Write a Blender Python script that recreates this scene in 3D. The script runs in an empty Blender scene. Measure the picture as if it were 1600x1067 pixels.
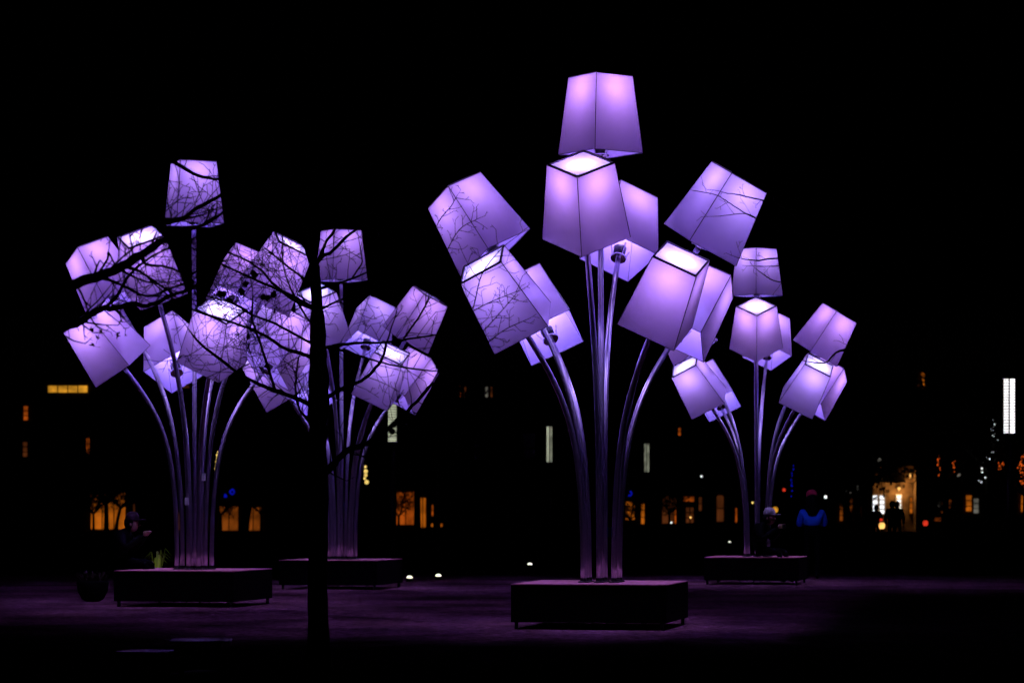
import bpy, bmesh, math, random
from mathutils import Vector, Matrix, Quaternion, noise
R = math.radians
scn = bpy.context.scene
col = scn.collection

# ------------------------------------------------------------------ camera, sky, moon, exposure
F, YH, HC = 3800.0, 807.0, 1.19          # focal length in photo pixels, horizon row, eye height
cam_d = bpy.data.cameras.new('camera')
cam = bpy.data.objects.new('camera', cam_d); col.objects.link(cam)
cam.location = (0, 0, HC); cam.rotation_euler = (R(90), 0, 0)
cam_d.sensor_width = 36; cam_d.lens = 36 * F / 1600
cam_d.shift_y = (YH - 533.5) / 1600
cam_d.clip_start = .1; cam_d.clip_end = 2000
cam_d.dof.use_dof = True; cam_d.dof.focus_distance = 26.0; cam_d.dof.aperture_fstop = 3.2
scn.camera = cam
world = bpy.data.worlds.new('World'); scn.world = world; world.use_nodes = True
wn = world.node_tree.nodes; wl = world.node_tree.links
sky = wn.new('ShaderNodeTexSky'); sky.sky_type = 'NISHITA'; sky.sun_disc = False
sky.sun_elevation = R(-4); sky.sun_rotation = R(200)
wl.new(sky.outputs[0], wn['Background'].inputs[0]); wn['Background'].inputs[1].default_value = .0008
moon_d = bpy.data.lights.new('moon', 'SUN'); moon_d.energy = .0006; moon_d.angle = R(.5); moon_d.color = (.8, .88, 1)
moon = bpy.data.objects.new('moon', moon_d); col.objects.link(moon); moon.rotation_euler = (R(50), 0, R(20))
vs = scn.view_settings
vs.view_transform = 'Standard'; vs.look = 'None'; vs.exposure = 0.0; vs.gamma = 1; vs.use_curve_mapping = False
cy = scn.cycles
cy.use_denoising = True; cy.max_bounces = 10; cy.diffuse_bounces = 6; cy.glossy_bounces = 4; cy.transmission_bounces = 8
cy.sample_clamp_indirect = 4; cy.caustics_reflective = False; cy.caustics_refractive = False; cy.use_light_tree = True

def P(px, py, Y): return Vector(((px - 800) * Y / F, Y, HC - (py - YH) * Y / F))

# ------------------------------------------------------------------ materials
def mat(name):
    m = bpy.data.materials.new(name); m.use_nodes = True
    return m, m.node_tree.nodes, m.node_tree.links, m.node_tree.nodes['Principled BSDF']
def simple(name, c, rough=.6, metal=0, var=.25, scale=6, bump=0, spec=.5):
    m, n, l, b = mat(name)
    tc = n.new('ShaderNodeTexCoord'); nz = n.new('ShaderNodeTexNoise'); nz.inputs['Scale'].default_value = scale; nz.inputs['Detail'].default_value = 6
    l.new(tc.outputs['Object'], nz.inputs['Vector'])
    rp = n.new('ShaderNodeValToRGB'); rp.color_ramp.elements[0].position = .3; rp.color_ramp.elements[1].position = .7
    rp.color_ramp.elements[0].color = (*[x * (1 - var) for x in c], 1); rp.color_ramp.elements[1].color = (*[min(1, x * (1 + var)) for x in c], 1)
    l.new(nz.outputs['Fac'], rp.inputs['Fac']); l.new(rp.outputs['Color'], b.inputs['Base Color'])
    b.inputs['Roughness'].default_value = rough; b.inputs['Metallic'].default_value = metal; b.inputs['Specular IOR Level'].default_value = spec
    if bump:
        bp = n.new('ShaderNodeBump'); bp.inputs['Strength'].default_value = bump; bp.inputs['Distance'].default_value = .02
        l.new(nz.outputs['Fac'], bp.inputs['Height']); l.new(bp.outputs[0], b.inputs['Normal'])
    return m
def glow(name, c, s, scale=3, var=.5):
    m, n, l, b = mat(name); n.remove(b)
    e = n.new('ShaderNodeEmission'); tc = n.new('ShaderNodeTexCoord'); nz = n.new('ShaderNodeTexNoise')
    nz.inputs['Scale'].default_value = scale; nz.inputs['Detail'].default_value = 3
    l.new(tc.outputs['Object'], nz.inputs['Vector'])
    rp = n.new('ShaderNodeValToRGB'); rp.color_ramp.elements[0].position = .35; rp.color_ramp.elements[1].position = .65
    rp.color_ramp.elements[0].color = (*[x * (1 - var) for x in c], 1); rp.color_ramp.elements[1].color = (*c, 1)
    l.new(nz.outputs['Fac'], rp.inputs['Fac']); l.new(rp.outputs['Color'], e.inputs['Color']); e.inputs['Strength'].default_value = s
    l.new(e.outputs[0], n['Material Output'].inputs['Surface'])
    return m
def shade_mat(name, tr, df, mixf=.5, rough=.1):
    m, n, l, b = mat(name); n.remove(b)
    t = n.new('ShaderNodeBsdfTranslucent'); t.inputs['Color'].default_value = (*tr, 1)
    mc = n.new('ShaderNodeTexCoord'); mo = n.new('ShaderNodeObjectInfo'); ma = n.new('ShaderNodeVectorMath'); ma.operation = 'ADD'
    l.new(mc.outputs['Object'], ma.inputs[0]); l.new(mo.outputs['Location'], ma.inputs[1])
    mn = n.new('ShaderNodeTexNoise'); mn.inputs['Scale'].default_value = 1.8; mn.inputs['Detail'].default_value = 4; l.new(ma.outputs[0], mn.inputs['Vector'])
    mr = n.new('ShaderNodeValToRGB'); mr.color_ramp.elements[0].position = .32; mr.color_ramp.elements[1].position = .68
    mr.color_ramp.elements[0].color = (*[x * .86 for x in tr], 1); mr.color_ramp.elements[1].color = (*[x * 1.06 for x in tr], 1)
    l.new(mn.outputs['Fac'], mr.inputs['Fac']); l.new(mr.outputs['Color'], t.inputs['Color'])
    d = n.new('ShaderNodeBsdfDiffuse'); d.inputs['Color'].default_value = (*df, 1)
    mx = n.new('ShaderNodeMixShader'); mx.inputs[0].default_value = mixf
    l.new(t.outputs[0], mx.inputs[1]); l.new(d.outputs[0], mx.inputs[2])
    g = n.new('ShaderNodeBsdfGlossy'); g.inputs['Roughness'].default_value = rough
    fr = n.new('ShaderNodeFresnel'); fr.inputs['IOR'].default_value = 1.45
    tc = n.new('ShaderNodeTexCoord'); nz = n.new('ShaderNodeTexNoise'); nz.inputs['Scale'].default_value = 2.5; nz.inputs['Detail'].default_value = 2
    l.new(tc.outputs['Object'], nz.inputs['Vector'])
    bp = n.new('ShaderNodeBump'); bp.inputs['Strength'].default_value = .1; bp.inputs['Distance'].default_value = .02
    l.new(nz.outputs['Fac'], bp.inputs['Height']); l.new(bp.outputs[0], g.inputs['Normal'])
    m2 = n.new('ShaderNodeMixShader'); ge = n.new('ShaderNodeNewGeometry'); iv = n.new('ShaderNodeMath'); iv.operation = 'SUBTRACT'; iv.inputs[0].default_value = 1; l.new(ge.outputs['Backfacing'], iv.inputs[1])
    ml = n.new('ShaderNodeMath'); ml.operation = 'MULTIPLY'; l.new(fr.outputs[0], ml.inputs[0]); l.new(iv.outputs[0], ml.inputs[1]); l.new(ml.outputs[0], m2.inputs[0]);   # matt inner face, polished outer face
    l.new(mx.outputs[0], m2.inputs[1]); l.new(g.outputs[0], m2.inputs[2])
    l.new(m2.outputs[0], n['Material Output'].inputs['Surface'])
    return m
M = {}
M['panel'] = shade_mat('shade_acrylic', (.58, .405, .60), (.60, .49, .84), .75)
M['top'] = shade_mat('shade_top_acrylic', (.62, .60, .62), (.75, .7, .86), .62)
M['trim'] = simple('shade_trim', (.035, .02, .05), .5)
M['steel'] = simple('brushed_stem_steel', (.50, .46, .57), .36, 1, .08, 5)
M['dullchrome'] = simple('dull_rim_metal', (.25, .25, .27), .3, 1, .1, 10)
M['chrome'] = simple('socket_chrome', (.6, .6, .62), .18, 1, .1, 10)
M['black'] = simple('black_metal', (.012, .012, .013), .45)
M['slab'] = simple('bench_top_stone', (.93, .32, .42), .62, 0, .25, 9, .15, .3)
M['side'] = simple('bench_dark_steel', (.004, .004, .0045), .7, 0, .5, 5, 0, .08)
M['bark'] = simple('bark', (.045, .038, .032), .9, 0, .4, 12, .6, .2)
M['leaf'] = simple('dry_leaf', (.05, .03, .015), .8)
M['cloth_dark'] = simple('dark_cloth', (.003, .003, .004), .9, 0, .3, 6, 0, .04)
M['cloth_blue'] = simple('blue_cloth', (.02, .15, .85), .8, 0, .2, 6, 0, .1)
M['cloth_red'] = simple('red_wool', (.45, .03, .06), .9)
M['cloth_cap'] = simple('dark_violet_wool', (.035, .018, .032), .9, 0, .2, 6, 0, .05)
M['cloth_pale'] = simple('pale_wool', (.30, .28, .32), .9)
M['skin'] = simple('skin', (.30, .18, .14), .7, 0, .1, 6, 0, .2)
M['wall'] = simple('facade_plaster', (.10, .085, .07), .9, 0, .2, .8)
M['cafe'] = simple('cafe_stone', (.26, .16, .08), .9, 0, .6, .9, 0, 0)
M['roof'] = simple('slate_roof', (.03, .03, .035), .7)
M['glassd'] = simple('dark_glass', (.01, .01, .012), .15)
M['winframe'] = simple('window_frame_paint', (.05, .045, .04), .6)
M['whiteframe'] = simple('white_door_paint', (.7, .7, .75), .5)
M['orange'] = glow('orange_lit_glass', (1, .23, .012), .46, .6, .75)
M['deep'] = glow('deep_orange_glass', (1, .17, .012), .38, .8, .8)
M['amber'] = glow('amber_lit_glass', (1, .43, .03), .75, 1.0, .7)
M['brown'] = glow('brown_orange_glass', (1, .22, .02), .20, .7, .8)
M['dim'] = glow('dim_brown_glass', (1, .25, .06), .08, .6, .7)
M['dimwhite'] = glow('dim_white_glass', (.9, .85, .7), .16, .6, .8)
M['whitepane'] = glow('white_lit_glass', (.92, .95, 1), 1.6, .6, .1)
M['tube'] = glow('light_column_glass', (.86, .93, .66), .6, 2, .35)
M['tubew'] = glow('white_light_column_glass', (1, .97, .98), 1.5, 2, .3)
M['tubed'] = glow('dim_light_column_glass', (.85, .9, .66), .33, 3, .75)
M['tubeb'] = glow('bright_light_column_glass', (1, .96, 1), 2.2, 2, .3)
M['bulbw'] = glow('white_bulb', (.95, 1, .95), 1.7)
M['bulbo'] = glow('orange_bulb', (1, .13, .012), 1.1)
M['bulbg'] = glow('gold_bulb', (1, .7, .18), 1.3)
M['bulbb'] = glow('blue_neon', (.006, .015, 1), .38, 3, .5)
M['flame'] = glow('candle_glow', (1, .5, .12), 1.6)
M['redglass'] = glow('red_lantern_glass', (1, .05, .02), .7)
M['spot'] = glow('ground_light_lens', (1, .95, .72), 2.2)
M['pot'] = simple('dark_pot', (.004, .004, .004), .8, 0, .3, 6, 0, .05)
M['grassy'] = simple('strap_leaf', (.25, .34, .05), .5)
M['paper'] = simple('pale_sheet', (.75, .75, .85), .6)
def ground_mat():
    m, n, l, b = mat('packed_sand_ground')
    tc = n.new('ShaderNodeTexCoord')
    n1 = n.new('ShaderNodeTexNoise'); n1.inputs['Scale'].default_value = .55; n1.inputs['Detail'].default_value = 8
    n2 = n.new('ShaderNodeTexNoise'); n2.inputs['Scale'].default_value = 10; n2.inputs['Detail'].default_value = 8; n2.inputs['Roughness'].default_value = .7
    vo = n.new('ShaderNodeTexVoronoi'); vo.inputs['Scale'].default_value = 9
    for x in (n1, n2, vo): l.new(tc.outputs['Object'], x.inputs['Vector'])
    r1 = n.new('ShaderNodeValToRGB'); r1.color_ramp.elements[0].position = .3; r1.color_ramp.elements[1].position = .72
    r1.color_ramp.elements[0].color = (.10, .04, .058, 1); r1.color_ramp.elements[1].color = (.62, .26, .37, 1)
    l.new(n1.outputs['Fac'], r1.inputs['Fac'])
    r2 = n.new('ShaderNodeValToRGB'); r2.color_ramp.elements[0].position = .35; r2.color_ramp.elements[1].position = .65
    r2.color_ramp.elements[0].color = (.22, .22, .22, 1); r2.color_ramp.elements[1].color = (1.45, 1.45, 1.45, 1)
    l.new(n2.outputs['Fac'], r2.inputs['Fac'])
    mx = n.new('ShaderNodeMixRGB'); mx.blend_type = 'MULTIPLY'; mx.inputs[0].default_value = 1
    l.new(r1.outputs[0], mx.inputs[1]); l.new(r2.outputs[0], mx.inputs[2]); 
    # lamp pool falloff painted into the colour: sand darkens past a noisy edge
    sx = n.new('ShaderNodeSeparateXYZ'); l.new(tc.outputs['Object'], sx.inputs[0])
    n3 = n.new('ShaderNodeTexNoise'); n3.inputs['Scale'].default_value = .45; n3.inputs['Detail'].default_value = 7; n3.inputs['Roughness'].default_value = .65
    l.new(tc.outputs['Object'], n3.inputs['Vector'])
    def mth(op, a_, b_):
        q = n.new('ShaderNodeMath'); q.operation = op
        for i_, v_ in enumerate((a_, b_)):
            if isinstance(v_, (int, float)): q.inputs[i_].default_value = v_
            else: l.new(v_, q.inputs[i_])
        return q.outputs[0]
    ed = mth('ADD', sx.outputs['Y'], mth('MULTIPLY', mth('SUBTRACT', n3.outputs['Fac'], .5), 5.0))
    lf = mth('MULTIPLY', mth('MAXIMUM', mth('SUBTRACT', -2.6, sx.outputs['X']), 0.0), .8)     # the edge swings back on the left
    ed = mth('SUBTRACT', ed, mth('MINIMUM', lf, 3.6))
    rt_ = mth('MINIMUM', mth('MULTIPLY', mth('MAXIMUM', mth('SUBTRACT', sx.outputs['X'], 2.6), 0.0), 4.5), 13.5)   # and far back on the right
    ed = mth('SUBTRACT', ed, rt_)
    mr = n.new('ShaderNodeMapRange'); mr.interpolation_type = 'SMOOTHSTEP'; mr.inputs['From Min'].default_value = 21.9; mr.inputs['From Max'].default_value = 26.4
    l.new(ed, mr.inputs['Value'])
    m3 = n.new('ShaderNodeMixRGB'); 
    fr_ = n.new('ShaderNodeMapRange'); fr_.interpolation_type = 'SMOOTHSTEP'; fr_.inputs['From Min'].default_value = 51; fr_.inputs['From Max'].default_value = 46; l.new(sx.outputs['Y'], fr_.inputs['Value'])  # falloff behind the bouquets, painted dark as well
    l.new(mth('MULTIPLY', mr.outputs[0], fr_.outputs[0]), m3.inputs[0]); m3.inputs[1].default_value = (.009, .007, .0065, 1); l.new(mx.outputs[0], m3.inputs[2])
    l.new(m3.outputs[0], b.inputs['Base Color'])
    b.inputs['Roughness'].default_value = .95; b.inputs['Specular IOR Level'].default_value = .0
    ad = n.new('ShaderNodeMath'); ad.operation = 'ADD'; l.new(n2.outputs['Fac'], ad.inputs[0]); l.new(vo.outputs['Distance'], ad.inputs[1])
    bp = n.new('ShaderNodeBump'); bp.inputs['Strength'].default_value = .7; bp.inputs['Distance'].default_value = .03
    l.new(ad.outputs[0], bp.inputs['Height']); l.new(bp.outputs[0], b.inputs['Normal'])
    return m
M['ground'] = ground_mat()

# ------------------------------------------------------------------ mesh helpers
class MB:
    def __init__(s): s.v = []; s.f = []
    def add(s, vs_, fs):
        o = len(s.v); s.v += [tuple(v) for v in vs_]; s.f += [tuple(i + o for i in f) for f in fs]; return s
    def box(s, c, d, rot=None):
        x, y, z = [k / 2 for k in d]
        vs_ = [Vector((i, j, k)) for i in (-x, x) for j in (-y, y) for k in (-z, z)]
        if rot is not None: vs_ = [rot @ v for v in vs_]
        c = Vector(c)
        return s.add([v + c for v in vs_], [(0, 1, 3, 2), (4, 6, 7, 5), (0, 4, 5, 1), (2, 3, 7, 6), (0, 2, 6, 4), (1, 5, 7, 3)])
    def bar(s, a, b, w, h, up=(0, 0, 1)):
        a, b = Vector(a), Vector(b); d = (b - a); L = d.length; d.normalize(); up = Vector(up)
        x = d.cross(up)
        if x.length < 1e-5: x = d.cross(Vector((1, 0, 0)))
        x.normalize(); z = x.cross(d)
        vs_ = [p + x * (i * w / 2) + z * (k * h / 2) for p in (a, b) for i in (-1, 1) for k in (-1, 1)]
        return s.add(vs_, [(0, 1, 3, 2), (4, 6, 7, 5), (0, 4, 5, 1), (2, 3, 7, 6), (0, 2, 6, 4), (1, 5, 7, 3)])
    def tube(s, pts, rad, n=8, cap=True):
        pts = [Vector(p) for p in pts]; m = len(pts)
        if not hasattr(rad, '__len__'): rad = [rad] * m
        t0 = (pts[1] - pts[0]).normalized()
        u = t0.cross(Vector((0, 0, 1)))
        if u.length < .05: u = t0.cross(Vector((1, 0, 0)))
        u.normalize(); vs_ = []
        for i in range(m):
            t = (pts[min(i + 1, m - 1)] - pts[max(i - 1, 0)])
            if t.length < 1e-9: t = t0
            t = t.normalized(); u = (u - t * u.dot(t))
            u = u.normalized() if u.length > 1e-6 else t.orthogonal().normalized()
            w = t.cross(u)
            for k in range(n):
                a = 2 * math.pi * k / n; vs_.append(pts[i] + (u * math.cos(a) + w * math.sin(a)) * rad[i])
        fs = [(i * n + k, i * n + (k + 1) % n, (i + 1) * n + (k + 1) % n, (i + 1) * n + k) for i in range(m - 1) for k in range(n)]
        if cap: fs += [tuple(range(n - 1, -1, -1)), tuple(range((m - 1) * n, m * n))]
        return s.add(vs_, fs)
    def lathe(s, prof, n=20, c=(0, 0, 0)):
        c = Vector(c); m = len(prof)
        vs_ = [c + Vector((r * math.cos(2 * math.pi * k / n), r * math.sin(2 * math.pi * k / n), z)) for r, z in prof for k in range(n)]
        fs = [(i * n + k, i * n + (k + 1) % n, (i + 1) * n + (k + 1) % n, (i + 1) * n + k) for i in range(m - 1) for k in range(n)]
        fs += [tuple(range(n - 1, -1, -1)), tuple(range((m - 1) * n, m * n))]
        return s.add(vs_, fs)
    def ball(s, c, r, n=8, m=6, sq=(1, 1, 1)):
        c = Vector(c); vs_ = [c + Vector((0, 0, -r * sq[2]))]
        for i in range(1, m):
            t = math.pi * i / m - math.pi / 2
            for k in range(n):
                a = 2 * math.pi * k / n
                vs_.append(c + Vector((r * math.cos(t) * math.cos(a) * sq[0], r * math.cos(t) * math.sin(a) * sq[1], r * math.sin(t) * sq[2])))
        vs_.append(c + Vector((0, 0, r * sq[2]))); L = len(vs_) - 1
        fs = [(0, 1 + (k + 1) % n, 1 + k) for k in range(n)]
        fs += [(1 + i * n + k, 1 + i * n + (k + 1) % n, 1 + (i + 1) * n + (k + 1) % n, 1 + (i + 1) * n + k) for i in range(m - 2) for k in range(n)]
        fs += [(L, 1 + (m - 2) * n + k, 1 + (m - 2) * n + (k + 1) % n) for k in range(n)]
        return s.add(vs_, fs)
    def mesh(s, name, m, smooth=False):
        me = bpy.data.meshes.new(name); me.from_pydata(s.v, [], s.f); me.update()
        me.materials.append(M[m] if isinstance(m, str) else m)
        if smooth: me.polygons.foreach_set('use_smooth', [True] * len(me.polygons))
        return me
    def build(s, name, m, parent=None, smooth=False, loc=None):
        o = bpy.data.objects.new(name, s.mesh(name, m, smooth)); col.objects.link(o)
        if parent is not None: o.parent = parent
        if loc is not None: o.location = loc
        return o
def ob(name, me, parent=None, mw=None):
    o = bpy.data.objects.new(name, me); col.objects.link(o)
    if parent is not None: o.parent = parent
    if mw is not None: o.matrix_local = mw
    return o
def tag(o, label=None, cat=None, group=None, kind=None):
    if label: o['label'] = label
    if cat: o['category'] = cat
    if group: o['group'] = group
    if kind: o['kind'] = kind
    return o
def empty(name, loc=(0, 0, 0), rz=0):
    o = bpy.data.objects.new(name, None); col.objects.link(o); o.location = loc; o.rotation_euler = (0, 0, rz); o.empty_display_size = .2
    return o

# ------------------------------------------------------------------ ground
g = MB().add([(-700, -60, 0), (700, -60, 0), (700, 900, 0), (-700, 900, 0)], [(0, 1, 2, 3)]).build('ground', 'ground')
tag(g, kind='structure')

# ------------------------------------------------------------------ lamp bouquets
RT, RB, HS = .352, .464, .835            # shade half-diagonals at top and bottom, height
def corner(r, k, z): a = R(-90 + 90 * k); return Vector((r * math.cos(a), r * math.sin(a), z))
pm = MB(); t0, t1, b0, b1 = corner(RT, 0, HS / 2), corner(RT, 1, HS / 2), corner(RB, 0, -HS / 2), corner(RB, 1, -HS / 2)
ia = .006                                 # each sheet stops short of the corner seam
lerp = lambda a, b, t: a + (b - a) * t
pm.add([lerp(t0, t1, ia), lerp(b0, b1, ia), lerp(b0, b1, 1 - ia), lerp(t0, t1, 1 - ia)], [(0, 1, 2, 3)])
ME_PANEL = pm.mesh('panel', 'panel')
rk = RT - .026
ME_TOP = MB().add([corner(rk, k, HS / 2 - .012) for k in range(4)], [(0, 1, 2, 3)]).mesh('top_panel', 'top')
fm = MB()
for k in range(4):
    fm.bar(corner(RT, k, HS / 2), corner(RB, k, -HS / 2), .007, .007, corner(1, k, 0))
    fm.bar(corner(RT - .012, k, HS / 2), corner(RT - .012, (k + 1) % 4, HS / 2), .019, .019)
    fm.bar(corner(RB - .004, k, -HS / 2), corner(RB - .004, (k + 1) % 4, -HS / 2), .005, .008)
ME_FRAME = fm.mesh('lamp_shade', 'trim')
zb = -HS / 2
sk = MB().lathe([(.034, zb - .035), (.088, zb - .03), (.092, zb - .018), (.088, zb - .006), (.05, zb)], 24)
for k in range(4):
    a = R(45 + 90 * k); dr = Vector((math.cos(a), math.sin(a), 0))
    sk.bar(dr * .075 + Vector((0, 0, zb - .01)), dr * .12 + Vector((0, 0, zb + .13)), .014, .014, dr)
ME_SOCKET = sk.mesh('socket', 'chrome', False)
ME_BODY = MB().lathe([(.04, zb), (.062, zb + .005), (.074, zb + .125), (.06, zb + .135)], 20).mesh('lamp_body', 'black', True)
BULB = (.51, .38, 1.0); WATT = 38.0
SH = random.Random(23)
def shade(parent, x, y, z, tilt, az, twist, power=1.0):
    a = R(az); q = Quaternion((-math.sin(a), math.cos(a), 0), R(tilt)) @ Quaternion((0, 0, 1), R(twist))
    mw = Matrix.Translation((x, y, z)) @ q.to_matrix().to_4x4()
    s = ob('lamp_shade', ME_FRAME, parent, mw)
    for k in range(4): ob('panel', ME_PANEL, s, Matrix.Rotation(R(90 * k), 4, 'Z'))
    ob('top_panel', ME_TOP, s); ob('socket', ME_SOCKET, s); ob('lamp_body', ME_BODY, s)
    ld = bpy.data.lights.new('bulb', 'POINT'); rv = SH.uniform(-1, 1); ld.energy = WATT * power * (1 + .10 * SH.uniform(-1, 1)); ld.color = (BULB[0] * (1 + .10 * rv), BULB[1] * (1 - .03 * rv), 1.0); ld.shadow_soft_size = .035
    lo = bpy.data.objects.new('bulb', ld); col.objects.link(lo); lo.parent = s; lo.location = (0, 0, HS / 2 - .16)
    ax = q @ Vector((0, 0, 1)); return Vector((x, y, z)) + ax * (zb - .02), ax
BW, BH, BL = 1.67, .405, .075             # bench width, box height, leg height
def bouquet(loc, yaw, poses, label, power=1.0):
    t = empty('lamp_bouquet', loc); tag(t, label, 'lamp sculpture', 'giant lampshade bouquets on the square')
    rot = Matrix.Rotation(R(yaw), 4, 'Z')
    pl = MB()                              # bench box: four side sheets and floor
    h = BW / 2 - .006
    pl.box((0, 0, BL + (BH - .012) / 2), (2 * h, 2 * h, BH - .012))
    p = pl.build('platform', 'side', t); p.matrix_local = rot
    for s in (-1, 1):
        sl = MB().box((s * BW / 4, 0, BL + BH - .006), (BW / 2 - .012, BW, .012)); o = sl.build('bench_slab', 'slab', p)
    for i in (-1, 1):
        for j in (-1, 1):
            MB().box((i * (h - .05), j * (h - .05), BL / 2), (.035, .035, BL)).build('leg', 'black', p)
    cb = MB(); rnd = random.Random(int(loc[0] * 100))
    for k in range(5):
        x0 = rnd.uniform(-.5, .4); cb.tube([(x0, -.3, BL), (x0 + .06, -.35, .02), (x0 + .16, -.32, .012), (x0 + .25, -.34, .02), (x0 + .3, -.3, BL)], .008, 5)
    cb.build('cable', 'black', p)
    zt = BL + BH
    for i, (x, y, z, tl, az, tw) in enumerate(poses):
        e, ax = shade(t, x, y, z, tl, az, tw, power)
        if i == 0: bx = Vector((0, 0, zt))
        else:
            aa = math.atan2(y, x); up = z > 4
            rr = .17 if up else .24
            bx = Vector((rr * math.cos(aa), rr * math.sin(aa), zt))
        c1 = bx + Vector((0, 0, (e.z - zt) * .62)); c2 = e - ax * (e.z - zt) * .33
        pts = []
        for k in range(29):
            u = k / 28; v = 1 - u
            pts.append(bx * v**3 + c1 * (3 * v * v * u) + c2 * (3 * v * u * u) + e * u**3)
        st = MB().tube(pts, .031, 16); st.build('stem', 'steel', t, True)
        fl = MB().lathe([(.060, zt), (.060, zt + .012), (.037, zt + .02), (.034, zt + .05)], 16, (bx.x, bx.y, 0)); fl.build('flange', 'black', t)
    return t
def ring(up, low, seed, yaw):
    rnd = random.Random(seed); j = lambda a: rnd.uniform(-a, a)
    L = [(j(.02), j(.02), 5.546, 1.5, -90, yaw + 3)]
    for az, r, in up: L.append((r * math.cos(R(az)), r * math.sin(R(az)), 4.455 + j(.02), 32 + j(1.5), az + j(2), (az + 135) % 90 - 45 + j(2)))
    for az, r, in low: L.append((r * math.cos(R(az)), r * math.sin(R(az)), 3.517 + j(.02), 38 + j(1.5), az + j(2), (az + 135) % 90 - 45 + j(2)))
    return L
POSE_C = [(-.012, .001, 5.546, 1.6, -91.4, -9.2), (-.232, -1.202, 4.456, 31.1, -99.3, -8.5), (.291, 1.202, 4.466, 32.6, 73.7, -18.0),
          (-1.383, .254, 4.425, 33.4, 170.5, -9.5), (-1.072, -.716, 3.512, 39.0, -144.6, 34.2), (-.683, 1.050, 3.507, 39.7, 120.8, 34.6),
          (1.255, -.297, 4.468, 31.3, -18.3, -17.7), (.652, -1.049, 3.521, 36.8, -60.0, -61.0), (1.063, .726, 3.528, 37.2, 32.8, 31.0)]
def gx(px, d): return ((px - 800) * d / F, d, 0)
TREES = {'A': (304, 32.8, -25), 'B': (534, 40.6, -17), 'C': (940, 26.4, -12), 'D': (1181, 43.4, -10)}
bouquet(gx(940, 26.4), -12, POSE_C, 'largest and nearest bouquet of purple lampshades, just right of the middle')
bA = bouquet(gx(304, 32.8), -12, ring([(-110, 1.28), (-25, 1.30), (68, 1.25), (168, 1.33)], [(-160, 1.23), (111, 1.30), (-70, 1.28), (25, 1.27)], 3, -25), 'leftmost lampshade bouquet, behind dark bare branches')
bouquet(gx(534, 40.6), -12, ring([(-102, 1.28), (-15, 1.33), (71, 1.28), (165, 1.28)], [(-150, 1.27), (122, 1.28), (-54, 1.28), (22, 1.20)], 8, -17), 'lampshade bouquet right behind the dark tree trunk', .8)
bouquet(gx(1182, 43.4), -12, ring([(-96, 1.25), (-17, 1.27), (74, 1.28), (170, 1.30)], [(-149, 1.30), (122, 1.31), (-51, 1.28), (21, 1.30)], 5, -10), 'small far lampshade bouquet furthest to the right')

for x, y in ((318, 745), (292, 783)): MB().box(P(x, y, 32.55) - bA.location, (.05, .05, .10)).build('junction_box', 'paper', bA)

# ------------------------------------------------------------------ bare trees
def vrand(rnd): 
    while True:
        v = Vector((rnd.uniform(-1, 1), rnd.uniform(-1, 1), rnd.uniform(-1, 1)))
        if .1 < v.length < 1: return v.normalized()
def smooth_path(pts, k=4):
    out = []; n = len(pts)
    for i in range(n - 1):
        p0, p1, p2, p3 = pts[max(i - 1, 0)], pts[i], pts[i + 1], pts[min(i + 2, n - 1)]
        for j in range(k):
            t = j / k
            out.append(.5 * ((2 * p1) + (p2 - p0) * t + (2 * p0 - 5 * p1 + 4 * p2 - p3) * t * t + (3 * p1 - p0 - 3 * p2 + p3) * t**3))
    out.append(pts[-1]); return out
TMIN = [.0028]
def twig(mb, rnd, start, d, L, r, level, tips):
    n = max(3, int(L / .07)); pts = [start]; p = start.copy(); dd = d.normalized(); bend = vrand(rnd) * .10; up = Vector((0, 0, .035))
    kids = []
    for i in range(n):
        dd = (dd + bend * .35 + vrand(rnd) * .16 + up).normalized(); p = p + dd * (L / n); pts.append(p.copy())
        if level < 2 and i > 0 and rnd.random() < (.8 if level == 0 else .5): kids.append((p.copy(), dd.copy(), i / n))
    rad = [max(r * (1 - .6 * i / n), TMIN[0]) for i in range(n + 1)]
    mb.tube(pts, rad, 4 if level == 0 else 3, False); tips.append(p)
    sd = rnd.choice((-1, 1))
    for kp, kd, u in kids:
        ax = kd.cross(Vector((0, 1, 0)) + vrand(rnd) * .6)
        side = kd.cross(ax); side.normalize(); sd = -sd
        nd = kd * .72 + ax.normalized() * sd * rnd.uniform(.45, .95) + vrand(rnd) * .15
        twig(mb, rnd, kp, nd, L * rnd.uniform(.25, .5) * (1.15 - .5 * u), max(r * .6, TMIN[0]), level + 1, tips)
def limb(tree, mb, rnd, pts, r0, r1, dens, L, tips, name='limb'):
    sp = smooth_path(pts, 5)
    sp = [sp[0]] + [q + vrand(rnd) * min(r0 * .2, .006) for q in sp[1:]]
    n = len(sp); rad = [(r0 + (r1 - r0) * (i / (n - 1))) * rnd.uniform(.94, 1.08) for i in range(n)]
    MB().tube(sp, rad, 9).build(name, 'bark', tree, True)
    acc = 0; sd = 1
    for i in range(1, n):
        seg = sp[i] - sp[i - 1]; acc += seg.length
        while acc > dens:
            acc -= dens * rnd.uniform(.7, 1.3); t = seg.normalized(); sd = -sd
            ax = t.cross(Vector((0, 1, 0)) + vrand(rnd) * .7).normalized()
            d = t * .55 + ax * sd * rnd.uniform(.5, 1.0) + vrand(rnd) * .2
            twig(mb, rnd, sp[i], d, L * rnd.uniform(.45, 1.2), max(rad[i] * .30, TMIN[0] * 1.5), 0, tips)
    twig(mb, rnd, sp[-1], sp[-1] - sp[-3], L, max(r1 * .8, TMIN[0] * 1.4), 0, tips)
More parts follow.
